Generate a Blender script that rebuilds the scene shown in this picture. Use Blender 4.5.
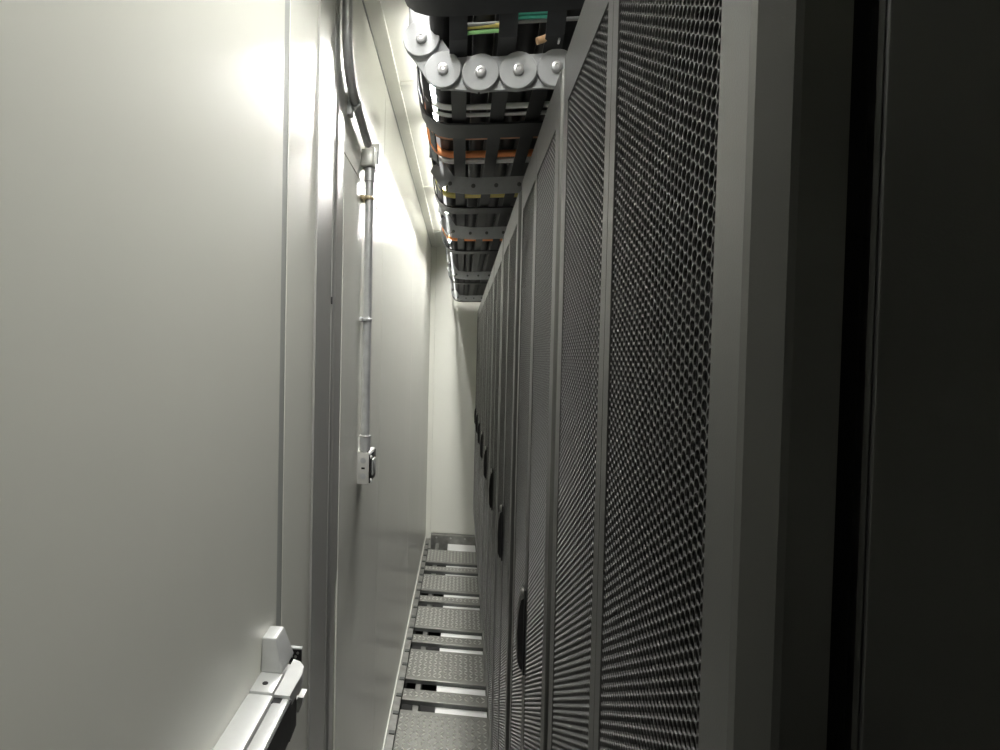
import bpy, bmesh, math, random
from mathutils import Vector, Matrix
random.seed(7)
S = bpy.context.scene
for o in list(bpy.data.objects):
    bpy.data.objects.remove(o)
C = S.collection

# ------------------------------------------------------------ camera
EYE = 1.70                                   # lens height above the tread plates
yaw, pitch, roll = -0.1373, -0.0247, 0.0184
cy_, sy_, cp_, sp_ = math.cos(yaw), math.sin(yaw), math.cos(pitch), math.sin(pitch)
fw = Vector((sy_*cp_, cy_*cp_, sp_)); rt = Vector((cy_, -sy_, 0)); up = rt.cross(fw)
r2 = math.cos(roll)*rt + math.sin(roll)*up
u2 = -math.sin(roll)*rt + math.cos(roll)*up
cam = bpy.data.cameras.new('camera'); co = bpy.data.objects.new('camera', cam); C.objects.link(co)
m4 = Matrix((r2, u2, -fw)).transposed().to_4x4(); m4.translation = (0, 0, EYE)
co.matrix_world = m4
cam.sensor_width = 36; cam.lens = 605.09*36/1000; cam.clip_start = 0.01
cam.shift_x = (500-378.39)/1000; cam.shift_y = (369.28-375)/1000
S.camera = co

# ------------------------------------------------------------ world, exposure
w = bpy.data.worlds.new('world'); S.world = w; w.use_nodes = True
w.node_tree.nodes['Background'].inputs[0].default_value = (1, 1, 1, 1)
w.node_tree.nodes['Background'].inputs[1].default_value = 0.0
S.view_settings.view_transform = 'Standard'; S.view_settings.look = 'None'
S.view_settings.gamma = 1; S.view_settings.exposure = 0.0
LX = -.122
LAMP = 245.0                                  # emission of the LED diffusers

# ------------------------------------------------------------ materials
def lin(c): return tuple(((x/255+.055)/1.055)**2.4 if x/255 > .04045 else x/255/12.92 for x in c)
def mat(name, col, rough=.5, metal=0., spec=.5, noise=0., nscale=8., stretch=(1, 1, 1), bump=0., bscale=60., coat=0., rvar=0., ior=1.45):
    m = bpy.data.materials.new(name); m.use_nodes = True
    nt = m.node_tree; b = nt.nodes['Principled BSDF']
    b.inputs['Base Color'].default_value = (*col, 1)
    b.inputs['Roughness'].default_value = rough; b.inputs['Metallic'].default_value = metal
    b.inputs['Specular IOR Level'].default_value = spec; b.inputs['IOR'].default_value = ior
    if coat: b.inputs['Coat Weight'].default_value = coat; b.inputs['Coat Roughness'].default_value = .15
    if noise or bump or rvar:
        tc = nt.nodes.new('ShaderNodeTexCoord'); mp = nt.nodes.new('ShaderNodeMapping')
        mp.inputs['Scale'].default_value = stretch
        nt.links.new(tc.outputs['Object'], mp.inputs[0])
        if noise or rvar:
            n = nt.nodes.new('ShaderNodeTexNoise'); n.inputs['Scale'].default_value = nscale; n.inputs['Detail'].default_value = 5
            nt.links.new(mp.outputs[0], n.inputs['Vector'])
        if noise:
            r = nt.nodes.new('ShaderNodeValToRGB')
            r.color_ramp.elements[0].position = .3; r.color_ramp.elements[1].position = .7
            r.color_ramp.elements[0].color = (*[c*(1-noise) for c in col], 1)
            r.color_ramp.elements[1].color = (*[min(1, c*(1+noise)) for c in col], 1)
            nt.links.new(n.outputs[0], r.inputs[0]); nt.links.new(r.outputs[0], b.inputs['Base Color'])
        if rvar:
            mr = nt.nodes.new('ShaderNodeMapRange')
            mr.inputs['From Min'].default_value = .3; mr.inputs['From Max'].default_value = .7
            mr.inputs['To Min'].default_value = max(.02, rough-rvar); mr.inputs['To Max'].default_value = rough+rvar
            nt.links.new(n.outputs[0], mr.inputs[0]); nt.links.new(mr.outputs[0], b.inputs['Roughness'])
        if bump:
            n2 = nt.nodes.new('ShaderNodeTexNoise'); n2.inputs['Scale'].default_value = bscale; n2.inputs['Detail'].default_value = 4
            nt.links.new(mp.outputs[0], n2.inputs['Vector'])
            bp = nt.nodes.new('ShaderNodeBump'); bp.inputs['Strength'].default_value = bump; bp.inputs['Distance'].default_value = .002
            nt.links.new(n2.outputs[0], bp.inputs['Height']); nt.links.new(bp.outputs[0], b.inputs['Normal'])
    return m
M = {}
M['cream'] = mat('cream_enamel', (.74, .745, .675), .24, spec=.2, noise=.02, nscale=3, bump=.05, bscale=6, stretch=(1, 1, .25))
M['cream_wall'] = mat('cream_sheet', (.74, .745, .68), .25, spec=.25, noise=.02, nscale=2, bump=.35, bscale=9, stretch=(1, 1, .04))
M['ceil'] = mat('ceiling_enamel', (.78, .78, .71), .45, noise=.02)
M['groove'] = mat('groove_seal', (.36, .375, .35), .6)
M['alu'] = mat('brushed_aluminium', (.52, .52, .50), .33, .5, bump=.15, bscale=40, stretch=(1, 1, .02))
M['dark_shade'] = mat('dark_fixing_flange_shade', (.10, .105, .10), .5)  # dark fixings and rivets; also the painted shade on plate flanges
M['galv'] = mat('galvanised_steel', (.60, .61, .61), .38, .4, noise=.1, nscale=40)
M['zinc'] = mat('zinc_box', (.70, .70, .66), .35, .25, noise=.08, nscale=30)
M['brass'] = mat('brass_clip', (.60, .50, .32), .4, .7)
M['rack'] = mat('rack_black_powder', (.175, .175, .17), .40, 1.0, bump=.06, bscale=900)
M['rackin'] = mat('rack_inside', (.008, .008, .008), .8, spec=.2)
M['black'] = mat('black_plastic', (.012, .012, .012), .45)
M['traypl'] = mat('tray_black', (.020, .021, .023), .42, noise=.2, nscale=30)
M['link'] = mat('link_grey', (.37, .38, .385), .55, noise=.05, nscale=60, bump=.15, bscale=400)
M['rivet'] = mat('rivet_steel', (.62, .62, .62), .35, .7)
M['cable'] = mat('cable_black', (.014, .014, .015), .5)
for n, c in (('orange', (.90, .33, .12)), ('white', (.88, .88, .86)), ('yellow', (.72, .62, .20)), ('green', (.30, .62, .25)), ('teal', (.10, .52, .40)), ('brown', (.55, .27, .16)), ('grey', (.2, .2, .2))):
    M['c_'+n] = mat('cable_'+n, c, .4)
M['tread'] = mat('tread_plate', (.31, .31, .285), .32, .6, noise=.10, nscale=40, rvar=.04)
M['lug'] = mat('lug_highlight', (.72, .72, .68), .28, .45)  # lighter than the plate: highlights on the lugs put into the colour
M['rail'] = mat('floor_rail', (.30, .30, .28), .45, .7, noise=.2, nscale=20)
M['dark'] = mat('subfloor_dark', (.03, .03, .028), .7, noise=.3)
M['duct'] = mat('white_duct', (.92, .92, .90), .2)
M['panic'] = mat('panic_silver', (.55, .56, .55), .38, .35, noise=.03, nscale=60)
M['screw'] = mat('screw_steel', (.5, .5, .48), .3, 1.)
M['hole'] = mat('dark_recess', (.01, .01, .01), .7)
M['copper'] = mat('copper_end', (.75, .50, .30), .4, .3)
def emis(name, s):
    m = bpy.data.materials.new(name); m.use_nodes = True; nt = m.node_tree
    b = nt.nodes['Principled BSDF']; b.inputs['Base Color'].default_value = (.9, .9, .88, 1)
    b.inputs['Emission Color'].default_value = (1, .985, .95, 1); b.inputs['Emission Strength'].default_value = s
    return m
M['led'] = emis('led_diffuser', LAMP); M['ceilfill'] = emis('ceiling_fill_glow', LAMP*.09)  # the second is an added glow that brightens the ceiling

# ------------------------------------------------------------ mesh helpers (heights given relative to the lens: Z; world z = Z + EYE)
class MB:
    def __init__(s): s.v = []; s.f = []
    def add(s, v, f):
        o = len(s.v); s.v += [tuple(p) for p in v]; s.f += [tuple(i+o for i in q) for q in f]; return s
    def box(s, x0, x1, y0, y1, z0, z1, c=0.0):
        if c <= 0:
            v = [(x, y, z) for x in (x0, x1) for y in (y0, y1) for z in (z0, z1)]
            return s.add(v, [(0, 1, 3, 2), (4, 6, 7, 5), (0, 4, 5, 1), (2, 3, 7, 6), (0, 2, 6, 4), (1, 5, 7, 3)])
        bm = bmesh.new(); bmesh.ops.create_cube(bm, size=1)
        for q in bm.verts: q.co = Vector(((x0+x1)/2+q.co.x*(x1-x0), (y0+y1)/2+q.co.y*(y1-y0), (z0+z1)/2+q.co.z*(z1-z0)))
        bmesh.ops.bevel(bm, geom=list(bm.edges), offset=c, segments=2, affect='EDGES', profile=.5)
        bm.verts.index_update(); s.add([q.co[:] for q in bm.verts], [[q.index for q in f.verts] for f in bm.faces]); bm.free(); return s
    def prism(s, poly, axis, a, b):
        # poly: 2-D points in the two other axes (x,y,z order), extruded along axis from a to b
        def P(p, t):
            return {'x': (t, p[0], p[1]), 'y': (p[0], t, p[1]), 'z': (p[0], p[1], t)}[axis]
        n = len(poly); v = [P(p, a) for p in poly]+[P(p, b) for p in poly]
        f = [tuple(range(n)), tuple(range(2*n-1, n-1, -1))]+[(i, i+n, (i+1) % n+n, (i+1) % n) for i in range(n)]
        return s.add(v, f)
    def tube(s, pts, r, n=10, cap=True):
        pts = [Vector(p) for p in pts]; rings = []
        t0 = (pts[1]-pts[0]).normalized(); ref = Vector((0, 0, 1)) if abs(t0.z) < .9 else Vector((1, 0, 0))
        a = t0.cross(ref).normalized()
        for i, p in enumerate(pts):
            t = (pts[min(i+1, len(pts)-1)]-pts[max(i-1, 0)]).normalized()
            a = (a-t*a.dot(t)).normalized(); b = t.cross(a)
            rings.append([p+(a*math.cos(2*math.pi*k/n)+b*math.sin(2*math.pi*k/n))*r for k in range(n)])
        v = [q for R in rings for q in R]; f = []
        for i in range(len(rings)-1):
            for k in range(n): f.append((i*n+k, i*n+(k+1) % n, (i+1)*n+(k+1) % n, (i+1)*n+k))
        if cap: f += [tuple(range(n-1, -1, -1)), tuple(range((len(rings)-1)*n, len(rings)*n))]
        return s.add(v, f)
    def lathe(s, prof, origin, axis, n=24):
        # prof: (radius, height along axis)
        ax = Vector(axis).normalized(); ref = Vector((0, 0, 1)) if abs(ax.z) < .9 else Vector((1, 0, 0))
        a = ax.cross(ref).normalized(); b = ax.cross(a); o = Vector(origin); v = []; f = []
        for r, h in prof: v += [o+ax*h+(a*math.cos(2*math.pi*k/n)+b*math.sin(2*math.pi*k/n))*r for k in range(n)]
        for i in range(len(prof)-1):
            for k in range(n): f.append((i*n+k, i*n+(k+1) % n, (i+1)*n+(k+1) % n, (i+1)*n+k))
        f += [tuple(range(n-1, -1, -1)), tuple(range((len(prof)-1)*n, len(prof)*n))]
        return s.add(v, f)
    def mesh(s, name, smooth=False):
        me = bpy.data.meshes.new(name); me.from_pydata(s.v, [], s.f)
        bm = bmesh.new(); bm.from_mesh(me); bmesh.ops.recalc_face_normals(bm, faces=list(bm.faces)); bm.to_mesh(me); bm.free()
        if smooth:
            for p in me.polygons: p.use_smooth = True
            try: me.set_sharp_from_angle(angle=math.radians(38))
            except Exception: pass
        return me
def mobj(name, me, m=None, parent=None, loc=(0, 0, 0)):
    if m and not me.materials: me.materials.append(M[m])
    o = bpy.data.objects.new(name, me); C.objects.link(o); o.location = loc
    if parent: o.parent = parent
    return o
def build(mb, name, m, parent=None, smooth=False, loc=None):
    if parent is None and loc is None: loc = (0, 0, EYE)
    return mobj(name, mb.mesh(name, smooth), m, parent, loc or (0, 0, 0))
def tag(o, label=None, cat=None, group=None, kind=None):
    if label: o['label'] = label
    if cat: o['category'] = cat
    if group: o['group'] = group
    if kind: o['kind'] = kind
    return o
def empty(name, loc=(0, 0, EYE)):
    o = bpy.data.objects.new(name, None); C.objects.link(o); o.location = loc; o.empty_display_size = .1; return o
def lab(o, t): o['label'] = t; return o

XL, XR, ZC, YE, ZF = -.301, .125, .997, 5.62, -1.70
YB, XW = -4.0, 1.55                         # back wall, wall behind the racks

# ============================================================ setting
# walls: slab + sheet panels
o = build(MB().box(XL-.10, XL-.012, YB, YE+.1, ZF-.12, ZC+.1), 'wall_left', 'groove'); tag(o, 'cream sheet-metal wall along the aisle opposite the racks', 'wall', kind='structure')
wl = o
def wpanel(y0, y1, z0, z1, m='cream_wall', x1=XL, par=wl, name='wall_panel'):
    return build(MB().box(XL-.012, x1, y0, y1, z0, z1, .0012), name, m, par)
wpanel(YB, -.062, ZF, ZC)                    # hinge side of the door
wpanel(-.06, 1.205, .75, ZC)                 # above the door
wpanel(1.437, 2.236, ZF, .4985); wpanel(1.437, 2.236, .5005, ZC)
wpanel(2.240, 3.60, ZF, ZC); wpanel(3.604, YE, ZF, ZC)
# a second, closer-fitting cover sheet beside the door frame, one length
ap = wpanel(1.475, 1.745, -1.40, .415, 'cream_wall', XL+.004, name='cover_panel')
# far wall
o = build(MB().box(XL-.1, XW+.1, YE, YE+.1, ZF-.12, ZC+.1), 'wall_far', 'cream'); tag(o, 'cream end wall closing the aisle', 'wall', kind='structure')
build(MB().box(-.255, .30, YE-.006, YE, ZF+.055, .985, .001), 'wall_panel', 'cream', o)
o = build(MB().box(XL, -.257, YE-.03, YE, ZF, ZC, .002), 'trim_2', 'cream'); tag(o, 'cream corner post between side wall and end wall', 'trim', kind='structure')
# walls the photograph does not show, closing the room
o = build(MB().box(XW, XW+.1, YB, YE, ZF-.12, ZC+.1), 'wall_right', 'cream'); tag(o, 'cream wall behind the rack row', 'wall', kind='structure')
o = build(MB().box(XL-.1, XW+.1, YB-.1, YB, ZF-.12, ZC+.1), 'wall_back', 'cream'); tag(o, 'cream wall behind the viewer', 'wall', kind='structure')
# ceiling with battens
o = build(MB().box(XL-.1, XW+.1, YB-.1, YE+.1, ZC+.012, ZC+.1), 'ceiling', 'ceil'); tag(o, 'cream ceiling of flat panels divided by battens', 'ceiling', kind='structure')
ce = o
build(MB().box(XL, -.251, YB, YE, ZC, ZC+.012, .002), 'batten', 'ceil', ce)
for y in (-.45, .9, 2.245, 3.63, 4.95):
    build(MB().box(-.251, XW, y, y+.065, ZC+.002, ZC+.012, .002), 'batten', 'ceil', ce)
build(MB().box(XL, XL+.004, YB, YE, ZC-.004, ZC), 'shadow_joint', 'groove', ce)

# floor: dark subfloor, with raised tread plates as pieces
fl = build(MB().box(XL-.1, XW+.1, YB-.1, YE+.1, ZF-.22, ZF-.10), 'floor', 'dark'); tag(fl, 'raised floor of ribbed tread plates with open slots over a dark subfloor', 'floor', kind='structure')
PX0, PX1 = -.259, .158
def plate_mesh(L):
    mb = MB(); W = PX1-PX0
    mb.box(0, W, 0, L, -.006, 0, .0012)
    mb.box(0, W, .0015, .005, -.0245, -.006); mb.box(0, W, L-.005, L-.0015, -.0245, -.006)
    nf = len(mb.f)
    p = .0275; ny = int((L-.02)/p); nx = int((W-.02)/p)
    for i in range(nx+1):
        for j in range(ny+1):
            cx = .012+i*p; cyy = .012+j*p; s = 1 if (i+j) % 2 else -1
            a = math.radians(48)*s; d = Vector((math.cos(a), math.sin(a))); n = Vector((-d.y, d.x)); c = Vector((cx, cyy))
            l, wd, h = .0140, .0044, .0032
            b = [c-d*l, c+n*wd, c+d*l, c-n*wd]; t = [c-d*l*.5, c+d*l*.5]
            if any(q.x < .002 or q.x > W-.002 or q.y < .002 or q.y > L-.002 for q in b): continue
            mb.add([(q.x, q.y, 0) for q in b]+[(q.x, q.y, h) for q in t], [(0, 1, 4), (1, 2, 5, 4), (2, 3, 5), (3, 0, 4, 5)])
    me = mb.mesh('tread_plate'); me.materials.append(M['tread']); me.materials.append(M['dark_shade']); me.materials.append(M['lug'])
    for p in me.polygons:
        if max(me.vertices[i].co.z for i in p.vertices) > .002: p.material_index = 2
        if max(me.vertices[i].co.z for i in p.vertices) < -.0055: p.material_index = 1  # flange faces darkened: shade in the slots put into their colour
    return me
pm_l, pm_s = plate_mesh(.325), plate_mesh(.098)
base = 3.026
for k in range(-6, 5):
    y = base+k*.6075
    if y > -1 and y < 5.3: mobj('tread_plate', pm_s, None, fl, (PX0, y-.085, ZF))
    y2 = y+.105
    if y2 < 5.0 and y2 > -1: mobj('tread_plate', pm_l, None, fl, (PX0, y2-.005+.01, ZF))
o = mobj('tread_plate', pm_l, None, fl, (PX0, 5.285-.27, ZF)) if False else None
# side rails carrying the plates
o = build(MB().prism([(XL, ZF+.004), (PX0-.004, ZF+.004), (PX0-.004, ZF-.002), (XL+.005, ZF-.002), (XL+.005, ZF-.10), (XL, ZF-.10)], 'y', YB, YE-.07), 'trim_3', 'rail')
tag(o, 'steel angle rail bolted along the foot of the cream wall', 'rail', kind='structure')
rail = o
blk = MB().box(-.013, .013, -.012, .012, 0, .006, .001).mesh('fixing_block')
k = 0
y = 1.9
while y < 5.5:
    mobj('fixing_block', blk, 'dark_shade', rail, (PX0-.017, y, ZF+.004)); y += .152
o = build(MB().box(PX1+.003, PX1+.022, YB, YE-.07, ZF-.10, ZF+.003, .001), 'trim_4', 'rail'); tag(o, 'steel floor rail along the foot of the racks', 'rail', kind='structure')
o = build(MB().box(XL, XL+.005, YB, YE-.03, ZF+.004, ZF+.022, .001), 'baseboard_left', 'cream'); tag(o, 'thin pale strip where the side wall meets the floor', 'baseboard', kind='structure')
bf = MB().box(XL+.05, .30, YE-.065, YE, ZF-.10, ZF+.05, .002)
o = build(bf, 'baseboard_far', 'rail'); tag(o, 'steel kerb along the foot of the end wall', 'baseboard', kind='structure')
for x in (-.2, -.07, .06): build(MB().lathe([(.009, 0), (.009, .004), (.006, .006)], (x, YE-.065, ZF+.025), (0, -1, 0), 10), 'bolt', 'screw', o)

# ------------------------------------------------------------ emergency door on the left wall
dr = build(MB().box(XL-.03, XL, -.055, .979, ZF+.03, .745, .002), 'door_1', 'cream'); tag(dr, 'flush cream steel door fitted with a silver panic bar', 'door', kind='structure')
fr = build(MB().box(XL-.012, XL, 1.009, 1.204, ZF, .748, .0015), 'trim_1', 'cream'); tag(fr, 'cream door frame strip beside the panic-bar door', 'door frame', kind='structure')
build(MB().box(XL-.02, XL-.0012, .979, 1.009, ZF, .75), 'door_gap_seal', 'groove', fr)
# strike plate
sp = build(MB().box(XL, -.2785, 1.06, 1.066, -.570, -.5395, .001), 'strike', 'black', fr); lab(sp, 'small black strike block with screws')
build(MB().box(XL, -.2775, 1.058, 1.066, -.5395, -.5365, .0005), 'strike_lip', 'panic', sp)
for dx, dz in ((-.296, -.5465), (-.285, -.5465), (-.2965, -.553), (-.289, -.5535)): build(MB().lathe([(.0024, 0), (.0024, .001), (.0014, .0016)], (dx, 1.06, dz), (0, -1, 0), 10), 'screw', 'screw', sp)
# panic bar : rail against the leaf, push lever in front, latch cover
ZB = -.499
pb = build(MB().box(XL, -.262, .05, .842, ZB-.062, ZB, .003), 'panic_bar', 'panic', dr, True); lab(pb, 'silver panic bar along the door')
build(MB().box(-.2595, -.237, .10, .842, ZB-.058, ZB-.002, .003), 'push_lever', 'panic', pb, True)
build(MB().box(-.2365, -.2345, .10, .842, ZB-.060, ZB-.004, .0005), 'lever_face', 'black', pb)
fg = build(MB().box(XL, -.2645, .846, .905, ZB-.066, ZB+.001, .003), 'end_flange', 'panic', pb, True)
build(MB().lathe([(.0045, 0), (.0045, .0008)], (-.283, .868, ZB+.001), (0, 0, 1), 12), 'screw', 'hole', pb)
# lever end: rounded shoe
poly = [(-.260, .838), (-.2365, .838), (-.2345, .90), (-.238, .922), (-.247, .936), (-.260, .942)]
build(MB().prism(poly, 'z', ZB-.016, ZB+.003), 'lever_shoe', 'panic', pb)
build(MB().prism([(-.258, .85), (-.2385, .85), (-.240, .890), (-.258, .892)], 'z', ZB-.072, ZB-.016), 'lever_core', 'black', pb)
build(MB().box(-.2600, -.247, .826, .840, ZB-.004, ZB-.0015), 'lever_notch', 'hole', pb)
# latch cover (tapered tower)
b0 = [(XL, .897), (-.265, .897), (-.265, .965), (XL, .965)]; t0 = [(XL, .903), (-.2775, .903), (-.2775, .946), (XL, .946)]
mb = MB(); z0, z1 = ZB+.0005, ZB+.0535
bm = bmesh.new()
vs = [bm.verts.new((p[0], p[1], z0)) for p in b0]+[bm.verts.new((p[0], p[1], z1)) for p in t0]
for f in ((3, 2, 1, 0), (4, 5, 6, 7), (0, 1, 5, 4), (1, 2, 6, 5), (2, 3, 7, 6), (3, 0, 4, 7)): bm.faces.new([vs[i] for i in f])
bmesh.ops.bevel(bm, geom=list(bm.edges), offset=.003, segments=3, affect='EDGES', profile=.5); bm.verts.index_update()
mb.add([q.co[:] for q in bm.verts], [[q.index for q in f.verts] for f in bm.faces]); bm.free()
build(mb, 'latch_cover', 'panic', pb, True)
build(MB().box(XL, -.262, .905, .965, ZB-.066, ZB-.018, .002), 'latch_case', 'panic', pb, True)
# latch hook
hk = MB().prism([(-.2665, -.571), (-.246, -.573), (-.2405, -.558), (-.2385, -.548), (-.2475, -.548), (-.2515, -.5595), (-.2605, -.561), (-.2625, -.550), (-.2665, -.550)], 'y', .925, .950)
build(hk, 'latch_bolt', 'duct', pb)
# aluminium profile between door frame and wall
al = build(MB().prism([(XL-.012, 1.205), (XL+.004, 1.205), (XL+.004, 1.345), (XL, 1.347), (XL, 1.351), (XL+.004, 1.353), (XL+.004, 1.372), (XL+.007, 1.380), (XL+.004, 1.388), (XL+.004, 1.437), (XL-.012, 1.437)], 'z', ZF, ZC), 'trim_5', 'alu')
tag(al, 'grey metal profile between the door frame and the wall sheets', 'profile', kind='structure')
gk = build(MB().prism([(1.437, -.56), (1.466, -.535), (1.466, ZC), (1.437, ZC)], 'x', XL, XL+.004), 'edge_strip', 'alu', al)
build(MB().box(XL+.004, XL+.006, 1.344, 1.352, .112, .128), 'clip', 'hole', al)

# ------------------------------------------------------------ conduit, boxes
cd = empty('conduit', (-.279, 1.76, EYE))
tag(cd, 'galvanised steel conduit running down the wall to the switch box', 'conduit')
def loc_tube(pts, r, n=14): return MB().tube([(p[0]+.279, p[1]-1.76, p[2]) for p in pts], r, n)
build(loc_tube([(-.279, 1.76, .543), (-.279, 1.76, -.289)], .0125, 18), 'pipe', 'galv', cd, True)
pts = [(-.281, 1.40, .99), (-.281, 1.40, .76)]
for i in range(1, 9):
    a = i/8*math.pi/2; pts.append((-.281, 1.40+.12*(1-math.cos(a)), .76-.12*math.sin(a)*1.0))
pts += [(-.281, 1.731, .604)]
build(loc_tube(pts, .0125, 16), 'bent_pipe', 'galv', cd, True)
def ring(z, r=.0165, h=.012): return MB().lathe([(r-.002, -h/2), (r, -h/2+.002), (r, h/2-.002), (r-.002, h/2)], (0, 0, z), (0, 0, 1), 20)
def saddle(name, z, m):
    mb = ring(z, .0150, .010); mb.box(-.022, -.010, -.028, .028, z-.006, z+.006, .001); mb.box(-.008, .004, -.022, -.013, z-.004, z+.004, .001)
    return build(mb, name, m, cd, True)
lab(saddle('saddle_clip', .455, 'brass'), 'brass-coloured clip')
saddle('saddle_clip', .101, 'galv')
build(ring(-.262, .0165, .045), 'coupling', 'galv', cd, True); build(ring(-.242, .018, .006), 'locknut', 'rivet', cd, True)
build(ring(.522, .016, .04), 'coupling', 'galv', cd, True)
mb = MB().lathe([(.015, -.006), (.0155, 0), (.015, .006)], (-.002, 1.53-1.76, .634), (0, .85, -.35), 16); mb.box(-.022, -.01, -.245, -.215, .605, .66, .001)
build(mb, 'saddle_clip', 'galv', cd, True)

jb = empty('junction_box', (-.283, 1.76, EYE)); tag(jb, 'small cast metal junction box where the conduit turns downwards', 'junction box')
build(MB().box(-.018, .016, -.028, .030, .543, .592, .003), 'body', 'zinc', jb, True)
build(MB().box(.016, .020, -.030, .032, .541, .596, .0015), 'cover', 'zinc', jb, True)
build(MB().box(-.018, .026, .034, .046, .590, .625, .002), 'bracket', 'zinc', jb, True)
build(MB().box(.020, .025, .030, .046, .565, .604, .001), 'hook', 'galv', jb, True)
build(MB().lathe([(.006, 0), (.006, .006), (.004, .008)], (.010, .034, .545), (0, 0, -1), 12), 'screw', 'screw', jb, True)

sb = empty('switch_box', (-.281, 1.80, EYE)); tag(sb, 'small square metal switch box at the lower end of the conduit', 'switch box')
build(MB().box(-.019, .0175, -.062, .060, -.381, -.289, .002), 'body', 'zinc', sb, True)
fp = build(MB().box(.017, .0215, -.058, .058, -.378, -.293, .002), 'front_plate', 'black', sb, True)
build(MB().box(.0215, .026, -.030, .022, -.360, -.312, .002), 'rocker', 'panic', fp, True)
for dy, dz in ((-.052, -.301), (-.052, -.370)): build(MB().lathe([(.0055, 0), (.0055, .003), (.003, .0045)], (.0215, dy, dz), (1, 0, 0), 12), 'screw', 'duct', fp)
for dz, rr in ((-.311, .0085), (-.357, .0085)):
    build(MB().lathe([(rr, 0), (rr, .0009), (rr-.002, .0009), (rr-.002, .0004)], (.001, -.062, dz), (0, -1, 0), 18), 'knockout', 'galv', sb)
build(MB().box(-.004, .006, -.0632, -.062, -.336, -.331), 'slot', 'hole', sb)

# ============================================================ racks
ZT, ZD, DT = .393, -1.354, .035             # rack top, door foot, door thickness
LW, OST, IST, TR = .276, .042, .019, .068    # leaf width, outer stile, inner stile, top rail
PH = .0078
def perf_mesh(W, H):
    # sheet with round holes on a staggered grid, with the hole walls
    p = PH; dx = p*math.sqrt(3)/2; nx = int(W/dx); nz = int(H/p)
    R = p/math.sqrt(3); rh = p*.474; th = .0012
    cor = [(R*math.cos(math.pi/3*k), R*math.sin(math.pi/3*k)) for k in range(6)]
    ho = [(rh*math.cos(math.pi/6*k), rh*math.sin(math.pi/6*k)) for k in range(12)]
    V = []; F = []
    y0 = (W-(nx-1)*dx)/2; z0 = (H-(nz-.5)*p)/2+p*.25
    for i in range(nx):
        for j in range(nz):
            cy, cz = y0+i*dx, z0+j*p+(p/2 if i % 2 else 0); o = len(V)
            V += [(0, cy+a, cz+b) for a, b in cor]+[(0, cy+a, cz+b) for a, b in ho]+[(th, cy+a, cz+b) for a, b in ho]
            for k in range(6):
                a = 6+2*k; b = 6+(2*k+1) % 12; c = 6+(2*k+2) % 12
                F.append((o+k, o+a, o+b)); F.append((o+k, o+b, o+(k+1) % 6)); F.append((o+(k+1) % 6, o+b, o+c))
            for k in range(12):
                q = (k+1) % 12; F.append((o+6+k, o+18+k, o+18+q, o+6+q))
    me = bpy.data.meshes.new('perforated_sheet'); me.from_pydata(V, [], F); return me
PW, PHT = LW-OST-IST, (ZT-TR)-(ZD+.06)
sheet = perf_mesh(PW+.006, PHT+.006); sheet.materials.append(M['rack'])
def frame_mesh(flip):
    # local: y from 0 (outer edge) to LW (meeting edge), x 0 = face
    s = -1 if flip else 1
    mb = MB()
    P = lambda pts: [(a, s*b) for a, b in pts]
    mb.prism(P([(0, OST), (0, .010), (.0015, .0065), (.013, -.002), (.016, -.003), (DT, -.003), (DT, .006), (.004, .012), (.004, OST)]), 'z', ZD, ZT)
    mb.prism(P([(0, LW-IST), (0, LW-.0004), (.0004, LW), (DT, LW), (DT, LW-.003), (.004, LW-.006), (.004, LW-IST)]), 'z', ZD, ZT)
    a, b = sorted((s*OST, s*(LW-IST)))
    mb.prism([(0, ZT-TR), (0, ZT-.003), (.003, ZT), (DT, ZT), (DT, ZT-.003), (.004, ZT-.006), (.004, ZT-TR)], 'q', a, b) if False else None
    for z0, z1 in ((ZT-TR, ZT), (ZD, ZD+.06)): mb.box(0, .004, a, b, z0, z1)
    mb.box(.004, DT, a, b, ZT-.004, ZT); mb.box(.004, DT, a, b, ZD, ZD+.004)
    return mb.mesh('door')
fmL, fmR = frame_mesh(False), frame_mesh(True)
for me in (fmL, fmR): me.materials.append(M['rack'])
# handle meshes (origin at centre of handle)
hp = MB().box(-.004, 0, -.017, .017, -.078, .078, .002).mesh('handle_plate', True)
hg = MB().prism([(0.0, -.066), (-.004, -.066), (-.009, -.052), (-.011, 0), (-.009, .040), (-.005, .062), (0, .066)], 'y', -.011, .011).mesh('grip', True)
hl = MB().lathe([(.008, 0), (.008, .003), (.006, .005)], (-.004, 0, .071), (-1, 0, 0), 16).mesh('lock', True)
XC = XR+DT+.010                              # carcass front
def carcass_mesh(w):
    mb = MB(); h0, h1 = ZD-.01, ZT-.006
    y0, y1 = -w/2, w/2; D = .95
    for a, b in ((y0, y0+.03), (y1-.03, y1)):
        for xa, xb in ((XC, XC+.05), (XC+D-.05, XC+D)): mb.box(xa, xb, a, b, h0, h1, .003)
    for za, zb in ((h0, h0+.05), (h1-.05, h1)):
        mb.box(XC, XC+.05, y0+.03, y1-.03, za, zb); mb.box(XC+D-.05, XC+D, y0+.03, y1-.03, za, zb)
    return mb.mesh('frame')
def liner_mesh(w):
    mb = MB(); D = .95
    mb.box(XC+.055, XC+D, -w/2+.003, w/2-.003, ZD+.0, ZT-.010); return mb.mesh('equipment_bay')
RW = .563
cm = carcass_mesh(RW); cm.materials.append(M['rack']); lm = liner_mesh(RW); lm.materials.append(M['rackin'])
sm_ = MB().box(XC+.0, XC+.95, -.004, 0, ZD-.01, ZT-.006, .0015).mesh('side_panel', True); sm_.materials.append(M['rack'])
pl_ = MB().box(.180, XC+.94, -RW/2, RW/2, ZF-.10, ZD-.012).mesh('plinth'); pl_.materials.append(M['rackin'])
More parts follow.
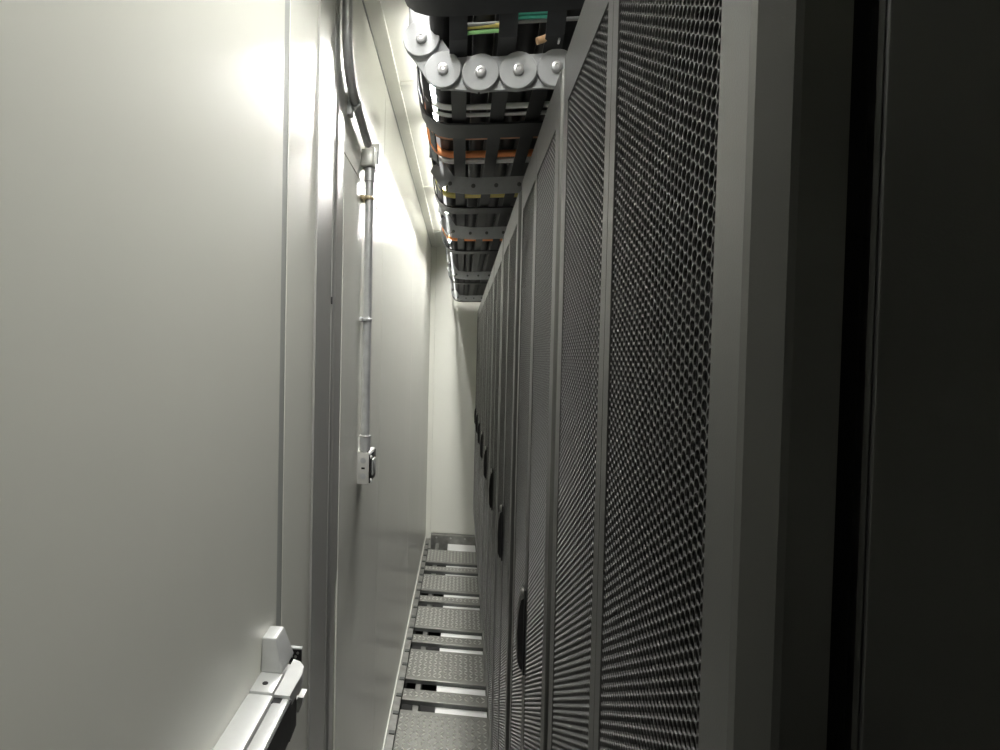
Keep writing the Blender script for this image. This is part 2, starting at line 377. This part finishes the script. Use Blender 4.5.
tp_ = MB().box(XC, XC+.95, -RW/2, RW/2, ZT-.006, ZT-.001).mesh('roof'); tp_.materials.append(M['rack'])
gk_ = MB().box(XR+DT, XC, -.003, .003, ZD+.01, ZT-.02).mesh('dark_shade'); gk_.materials.append(M['rackin'])  # black strip added so the gap behind the door stays dark
hg_ = MB().box(XR+DT, XC, -.012, .012, -.03, .03, .001).mesh('hinge'); hg_.materials.append(M['rack'])
centres = [.562, 1.130, 1.750]+[1.750+.568*k for k in range(1, 7)]
ordn = ['first', 'second', 'third', 'fourth', 'fifth', 'sixth', 'seventh', 'eighth', 'ninth']
labels = ['black server rack at the open end of the row, its bare side panel showing',
          'second black server rack from the bare side panel, in front of the dark upright gap',
          'third black server rack from the bare side panel, just past the dark upright gap']
labels += ['%s black perforated-door server rack counted from the bare side panel' % ordn[k] for k in range(3, 8)]
labels += ['last black server rack of the row, next to the cream end wall']
for me, m in ((hp, 'black'), (hg, 'black'), (hl, 'screw')): me.materials.append(M[m])
for k, c in enumerate(centres):
    r = empty('server_rack', (0, c, EYE)); tag(r, labels[k], 'server rack', 'server racks in one row along the aisle')
    for nm, me in (('frame', cm), ('equipment_bay', lm), ('plinth', pl_), ('roof', tp_)): mobj(nm, me, None, r)
    mobj('side_panel', sm_, None, r, (0, -RW/2, 0))
    if k in (1, 8): mobj('side_panel', sm_, None, r, (0, RW/2+.004, 0))
    d1 = mobj('door', fmL, None, r, (XR, -LW-.0002, 0)); d2 = mobj('door', fmR, None, r, (XR, LW+.0002, 0))
    mobj('perforated_sheet', sheet, None, d1, (.0012, OST-.003, ZD+.06-.003))
    mobj('perforated_sheet', sheet, None, d2, (.0012, -(LW-IST)-.003, ZD+.06-.003))
    for z in (.31, -.30, -1.15): mobj('hinge', hg_, None, r, (0, -LW+.02, z)); mobj('hinge', hg_, None, r, (0, LW-.02, z))
    mobj('dark_shade', gk_, None, r, (0, -LW+.005, 0)); mobj('dark_shade', gk_, None, r, (0, LW-.005, 0))
    h = mobj('handle', hp, None, d2, (0, -LW+.001, -.502)); mobj('grip', hg, None, h, (-.004, 0, -.004)); mobj('lock', hl, None, h)

# ============================================================ cable tray over the aisle
TY0, TY1 = .835, 5.46
tr = empty('cable_tray', (0, 0, EYE)); tag(tr, 'black slatted cable tray with riveted grey link ribs above the rack row', 'cable tray')
prof = [(-.077, .514), (-.041, .462), (.019, .455), (.078, .4555), (.137, .457), (.197, .458), (.257, .459), (.317, .462), (.352, .514)]
# links
RD = .0295
lk = {}
def link_mesh(L):
    mb = MB(); n = 28
    mb.lathe([(RD-.0012, 0.004), (RD, .003), (RD, -.003), (RD-.002, -.004)], (0, -.004, 0), (0, -1, 0), n)
    # arm behind the disc: waisted bar to the next centre
    top = []; bot = []
    for i in range(9):
        t = i/8; x = t*L; hh = RD*(.98-.07*math.sin(math.pi*t)); top.append((x, hh)); bot.append((x, -hh))
    mb.prism(top+bot[::-1], 'y', .0, .006)
    return mb.mesh('link', True)
rv = MB().lathe([(.0090, 0), (.0090, .003), (.0075, .0055), (.004, .0062), (.0028, .0050)], (0, -.0078, 0), (0, -1, 0), 18).mesh('rivet', True); rv.materials.append(M['rivet'])
last_disc = MB().lathe([(RD-.0012, 0.004), (RD, .003), (RD, -.010), (RD-.002, -.011)], (0, -.004, 0), (0, -1, 0), 28).mesh('link', True); last_disc.materials.append(M['link'])
brk = MB().box(-.022, .022, .008, .014, .012, .09, .002).mesh('upright', True); brk.materials.append(M['link'])
ribs = [1.0, 1.62, 2.24, 3.42, 4.75]
def flat_link(L, end=0):
    mb = MB(); h = .0215
    if end: mb.prism([(-.004, -RD+.026), (.012, -RD), (L+.004, -RD), (L+.004, -RD+2*h), (-.004, -RD+2*h)] if end == 1 else [(-.004, -RD), (L-.012, -RD), (L+.004, -RD+.026), (L+.004, -RD+2*h), (-.004, -RD+2*h)], 'y', 0, .005); return mb.mesh('link')
    mb.prism([(-.004, -RD), (L+.004, -RD), (L+.004, -RD+2*h), (-.004, -RD+2*h)], 'y', 0, .005)
    return mb.mesh('link')
rv2 = MB().lathe([(.0055, 0), (.0055, .002), (.004, .0035)], (0, 0, -.008), (0, -1, 0), 12).mesh('rivet', True); rv2.materials.append(M['dark_shade'])
fk = {}
for Y in ribs:
    near = Y < 1.1
    for i, (x, z) in enumerate(prof):
        if i < len(prof)-1:
            x2, z2 = prof[i+1]; L_ = round(math.hypot(x2-x, z2-z), 4); D_ = lk if near else fk
            e_ = 0 if near else (1 if i == 0 else 2 if i == len(prof)-2 else 0); key = (L_, e_)
            if key not in D_: D_[key] = link_mesh(L_) if near else flat_link(L_, e_); D_[key].materials.append(M['link'])
            l = mobj('link', D_[key], None, tr, (x, Y, z)); l.rotation_euler = (0, -math.atan2(z2-z, x2-x), 0)
        elif near: l = mobj('link', last_disc, None, tr, (x, Y, z))
        mobj('rivet', rv if near else rv2, None, l)
    for x, z in (prof[0], prof[-1]): mobj('upright', brk, None, tr, (x, Y, z))
# straps: flat U bands half-way between the ribs
def upath(off=0.0):
    pts = [(-.108, .60), (-.107, .575), (-.105, .55), (-.099, .525), (-.085, .500), (-.065, .484), (-.040, .477), (0, .475), (.15, .4755), (.30, .477), (.335, .488), (.365, .52), (.383, .56), (.386, .62)]
    return [(x, z+off) for x, z in pts]
def band_mesh(wy, th=.004):
    p = upath(); mb = MB(); n = len(p); V = []; F = []
    nor = []
    for i in range(n):
        a = Vector(p[max(i-1, 0)]); b = Vector(p[min(i+1, n-1)]); t = (b-a).normalized(); nor.append(Vector((-t.y, t.x)))
    for i in range(n):
        q = Vector(p[i]); q2 = q+nor[i]*th
        V += [(q.x, -wy/2, q.y), (q.x, wy/2, q.y), (q2.x, wy/2, q2.y), (q2.x, -wy/2, q2.y)]
    for i in range(n-1):
        for k in range(4): F.append((i*4+k, i*4+(k+1) % 4, (i+1)*4+(k+1) % 4, (i+1)*4+k))
    F += [(0, 1, 2, 3), tuple((n-1)*4+k for k in (3, 2, 1, 0))]
    return mb.add(V, F).mesh('strap', True)
bmh = band_mesh(.078); bmh.materials.append(M['traypl'])
st = mobj('strap', bmh, None, tr, (0, .9135-.475*math.sin(.7), .543-.475*math.cos(.7))); st.rotation_euler = (-.7, 0, 0)
for Y in (1.31, 2.02, 2.83, 4.05, 5.38): mobj('strap', bmh, None, tr, (0, Y, 0))
# slats along the tray
L = TY1-TY0
def slat_mesh():
    c = [(L, 0), (.165, 0), (.13, .010), (.09, .060), (.055, .12), (.05, .50)]; th = .004
    mb = MB(); V = []; F = []
    for i, (y, z) in enumerate(c):
        q = Vector(c[max(i-1, 0)]); q2 = Vector(c[min(i+1, len(c)-1)]); t = (q2-q).normalized(); n = Vector((-t.y, t.x))
        if n.y < 0: n = -n
        if i >= 4: n = Vector((1, 0))
        for x in (-.014, .014): V += [(x, y, z), (x, y+n.x*th, z+n.y*th)]
    for i in range(len(c)-1):
        for a_, b_ in ((0, 1), (1, 3), (3, 2), (2, 0)): F.append((i*4+a_, i*4+b_, i*4+4+b_, i*4+4+a_))
    F += [(0, 1, 3, 2), tuple(4*(len(c)-1)+k for k in (2, 3, 1, 0))]
    return mb.add(V, F).mesh('slat')
sl = slat_mesh(); sl.materials.append(M['traypl'])
for x in (-.017, .059, .130, .200, .270, .335): mobj('slat', sl, None, tr, (x, TY0, .4835 if x < .33 else .500))
sl2 = MB().box(-.014, .014, .19, L, 0, .004, .001).mesh('slat', True); sl2.materials.append(M['traypl'])
for x, z, a in ((-.081, .512, 58), (-.101, .575, 86), (.379, .585, -88)):
    s_ = mobj('slat', sl2, None, tr, (x, TY0, z)); s_.rotation_euler = (0, math.radians(a), 0)
# feet standing on the rack roofs
ft = MB().box(-.012, .012, -.02, .02, ZT, .4835, .001).mesh('foot'); ft.materials.append(M['link'])
for Y in (.62+.55, 2.6, 3.9, 5.0):
    for x in (.200, .270): mobj('foot', ft, None, tr, (x, Y, 0))

# ------------------------------------------------------------ cables in the tray
def smooth(pts, n=6):
    out = []; P = [Vector(p) for p in pts]
    for i in range(len(P)-1):
        p0, p1, p2, p3 = P[max(i-1, 0)], P[i], P[i+1], P[min(i+2, len(P)-1)]
        for k in range(n):
            t = k/n; out.append(.5*((2*p1)+(p2-p0)*t+(2*p0-5*p1+4*p2-p3)*t*t+(3*p1-p0-3*p2+p3)*t**3))
    out.append(P[-1]); return out
rnd = random.Random(3)
i = 0
RC = .01745
for k in range(12):
    x = -.047+.0350*k; z = .5215
    pts = [(x, .925, .985), (x, .925, .78), (x, .932, .655), (x, .962, .565), (x, 1.015, z+.004), (x, 1.10, z)]
    pts += [(x, 1.10+(TY1-1.14)*j/8, z+rnd.uniform(0, .003)) for j in range(1, 9)]
    o = build(MB().tube(smooth(pts, 4), RC, 12), 'power_cable', 'cable', None, True)
    tag(o, 'thick black cable laid lengthwise in the cable tray', 'cable', 'black cables lying side by side in the cable tray')
def cross(Y, m, label, r=.0045, dz=0, skew=0, x1=.34, group=None, x0=None):
    base = [(-.093, .575), (-.088, .54), (-.072, .508), (-.045, .4955), (0, .4935), (.1, .4935), (.2, .4935), (.3, .4945), (x1, .512)]
    if x0 is not None: base = [(x0-.012, .530), (x0-.006, .505)]+[(x0+(x1-x0)*k/4, .4935) for k in range(5)]+[(x1+.006, .505), (x1+.012, .530)]
    elif x1 < .3: base = [q for q in base if q[0] < x1-.02]+[(x1, .4945), (x1+.008, .506), (x1+.012, .530)]
    pts = [(x, Y+skew*(x+.1), z+dz) for x, z in base]
    o = build(MB().tube(smooth(pts, 4), r, 10), 'patch_cable', m, None, True); tag(o, label, 'cable', group)
cross(.9665, 'c_yellow', 'short yellow cable between the tray end strap and the disc-and-rivet rib', .0042, skew=-.05, x0=-.012, x1=.053, dz=.0175)
cross(.9705, 'c_green', 'light green cable beside the yellow one near the tray end', .0032, skew=-.05, x0=-.012, x1=.053, dz=.0105)
cross(.9497, 'c_teal', 'short teal cable showing between two slats near the tray end', .004, x0=.064, x1=.125, dz=.029)
cross(.9546, 'c_teal', 'slim teal cable next to the thicker teal one near the tray end', .003, x0=.064, x1=.124, dz=.0235)
cross(.958, 'c_grey', 'grey cable crossing the tray right above the large riveted rib', .003, dz=.019, x0=-.012)
cross(1.225, 'c_white', 'thick white cable crossing the tray just behind the large riveted rib', .0055)
cross(1.265, 'c_white', 'thin white cable crossing the tray behind the large riveted rib', .004)
cross(1.392, 'c_brown', 'dull brown cable crossing the tray behind the first dark strap', .006)
cross(1.510, 'c_orange', 'fat bright orange cable crossing the tray', .0085)
cross(1.553, 'c_white', 'white cable crossing the tray next to the fat orange one', .0042, group='pair of white cables beside the orange cable')
cross(1.570, 'c_white', 'white cable crossing the tray next to the fat orange one', .0042, group='pair of white cables beside the orange cable')
cross(1.885, 'c_yellow', 'pale yellow cable crossing the tray behind the second rib', .006, skew=-.02)
cross(1.912, 'c_yellow', 'slim pale yellow cable crossing the tray behind the second rib', .004, skew=-.02)
cross(2.53, 'c_white', 'white cable crossing the tray beyond the third rib', .007)
cross(2.60, 'c_orange', 'slim orange cable crossing the tray beyond the third rib', .008)
# loose copper-coloured cable end lying over the near rib
ce_ = empty('cable_end', (.118, .975, EYE+.4875)); tag(ce_, 'short stripped cable end with a white tag by the large riveted rib', 'cable end')
build(MB().tube(smooth([(-.014, .0, .003), (.0, .002, .008), (.010, .0, .014), (.016, -.004, .012)], 4), .0055, 10), 'core', 'copper', ce_, True)
build(MB().box(.018, .021, -.004, .008, .0, .024, .0008), 'tie_tag', 'c_white', ce_)

# ------------------------------------------------------------ ceiling lamps (above the tray)
def lamp(y0, y1, x, label):
    t = empty('ceiling_lamp', (x, (y0+y1)/2, EYE)); tag(t, label, 'lamp', 'linear ceiling lamps between tray and wall')
    h = (y1-y0)/2
    build(MB().box(-.026, .026, -h, h, ZC-.050, ZC-.030, .002), 'housing', 'duct', t)
    build(MB().box(-.018, .018, -h+.03, h-.03, ZC-.030, ZC-.026, .001), 'ceiling_fill_strip', 'ceilfill', t)  # added glowing strip, there only to brighten the ceiling
    build(MB().prism([(-.019, ZC-.050), (-.016, ZC-.057), (.016, ZC-.057), (.019, ZC-.050)], 'y', -h+.012, h-.012), 'diffuser', 'led', t)
    for s in (-1, 1):
        build(MB().box(-.026, .026, s*h-.012, s*h+.012, ZC-.094, ZC-.048, .002), 'end_cap', 'duct', t)
        build(MB().box(s*.0225-.0025, s*.0225+.0025, -h+.012, h-.012, ZC-(.093 if s < 0 else .062), ZC-.050, .0005), 'light_shield', 'duct', t)  # added shields, deeper on the wall side to cut light on the wall
        build(MB().box(-.012, .012, s*(h-.02)-.008, s*(h-.02)+.008, ZC-.030, ZC+.012, .001), 'bracket', 'galv', t)
lamp(.27, 1.05, LX, 'linear ceiling lamp over the panic-bar door')
lamp(1.78, 2.55, LX, 'linear ceiling lamp over the conduit and switch box')
lamp(2.63, 3.73, LX, 'linear ceiling lamp beside the middle of the cable tray')
lamp(3.81, 4.91, LX, 'linear ceiling lamp close to the end wall')

# ------------------------------------------------------------ under the floor slots
o = build(MB().box(-.095, .155, YB+.1, YE-.07, ZF-.09, ZF-.026, .003), 'cable_duct', 'duct'); tag(o, 'white cable duct showing through the slots between the tread plates', 'cable duct')
o = build(MB().box(-.205, -.175, YB+.1, YE-.07, ZF-.10, ZF-.026, .003), 'floor_beam', 'rail'); tag(o, 'grey steel beam under the tread plates, beside the white duct', 'beam')
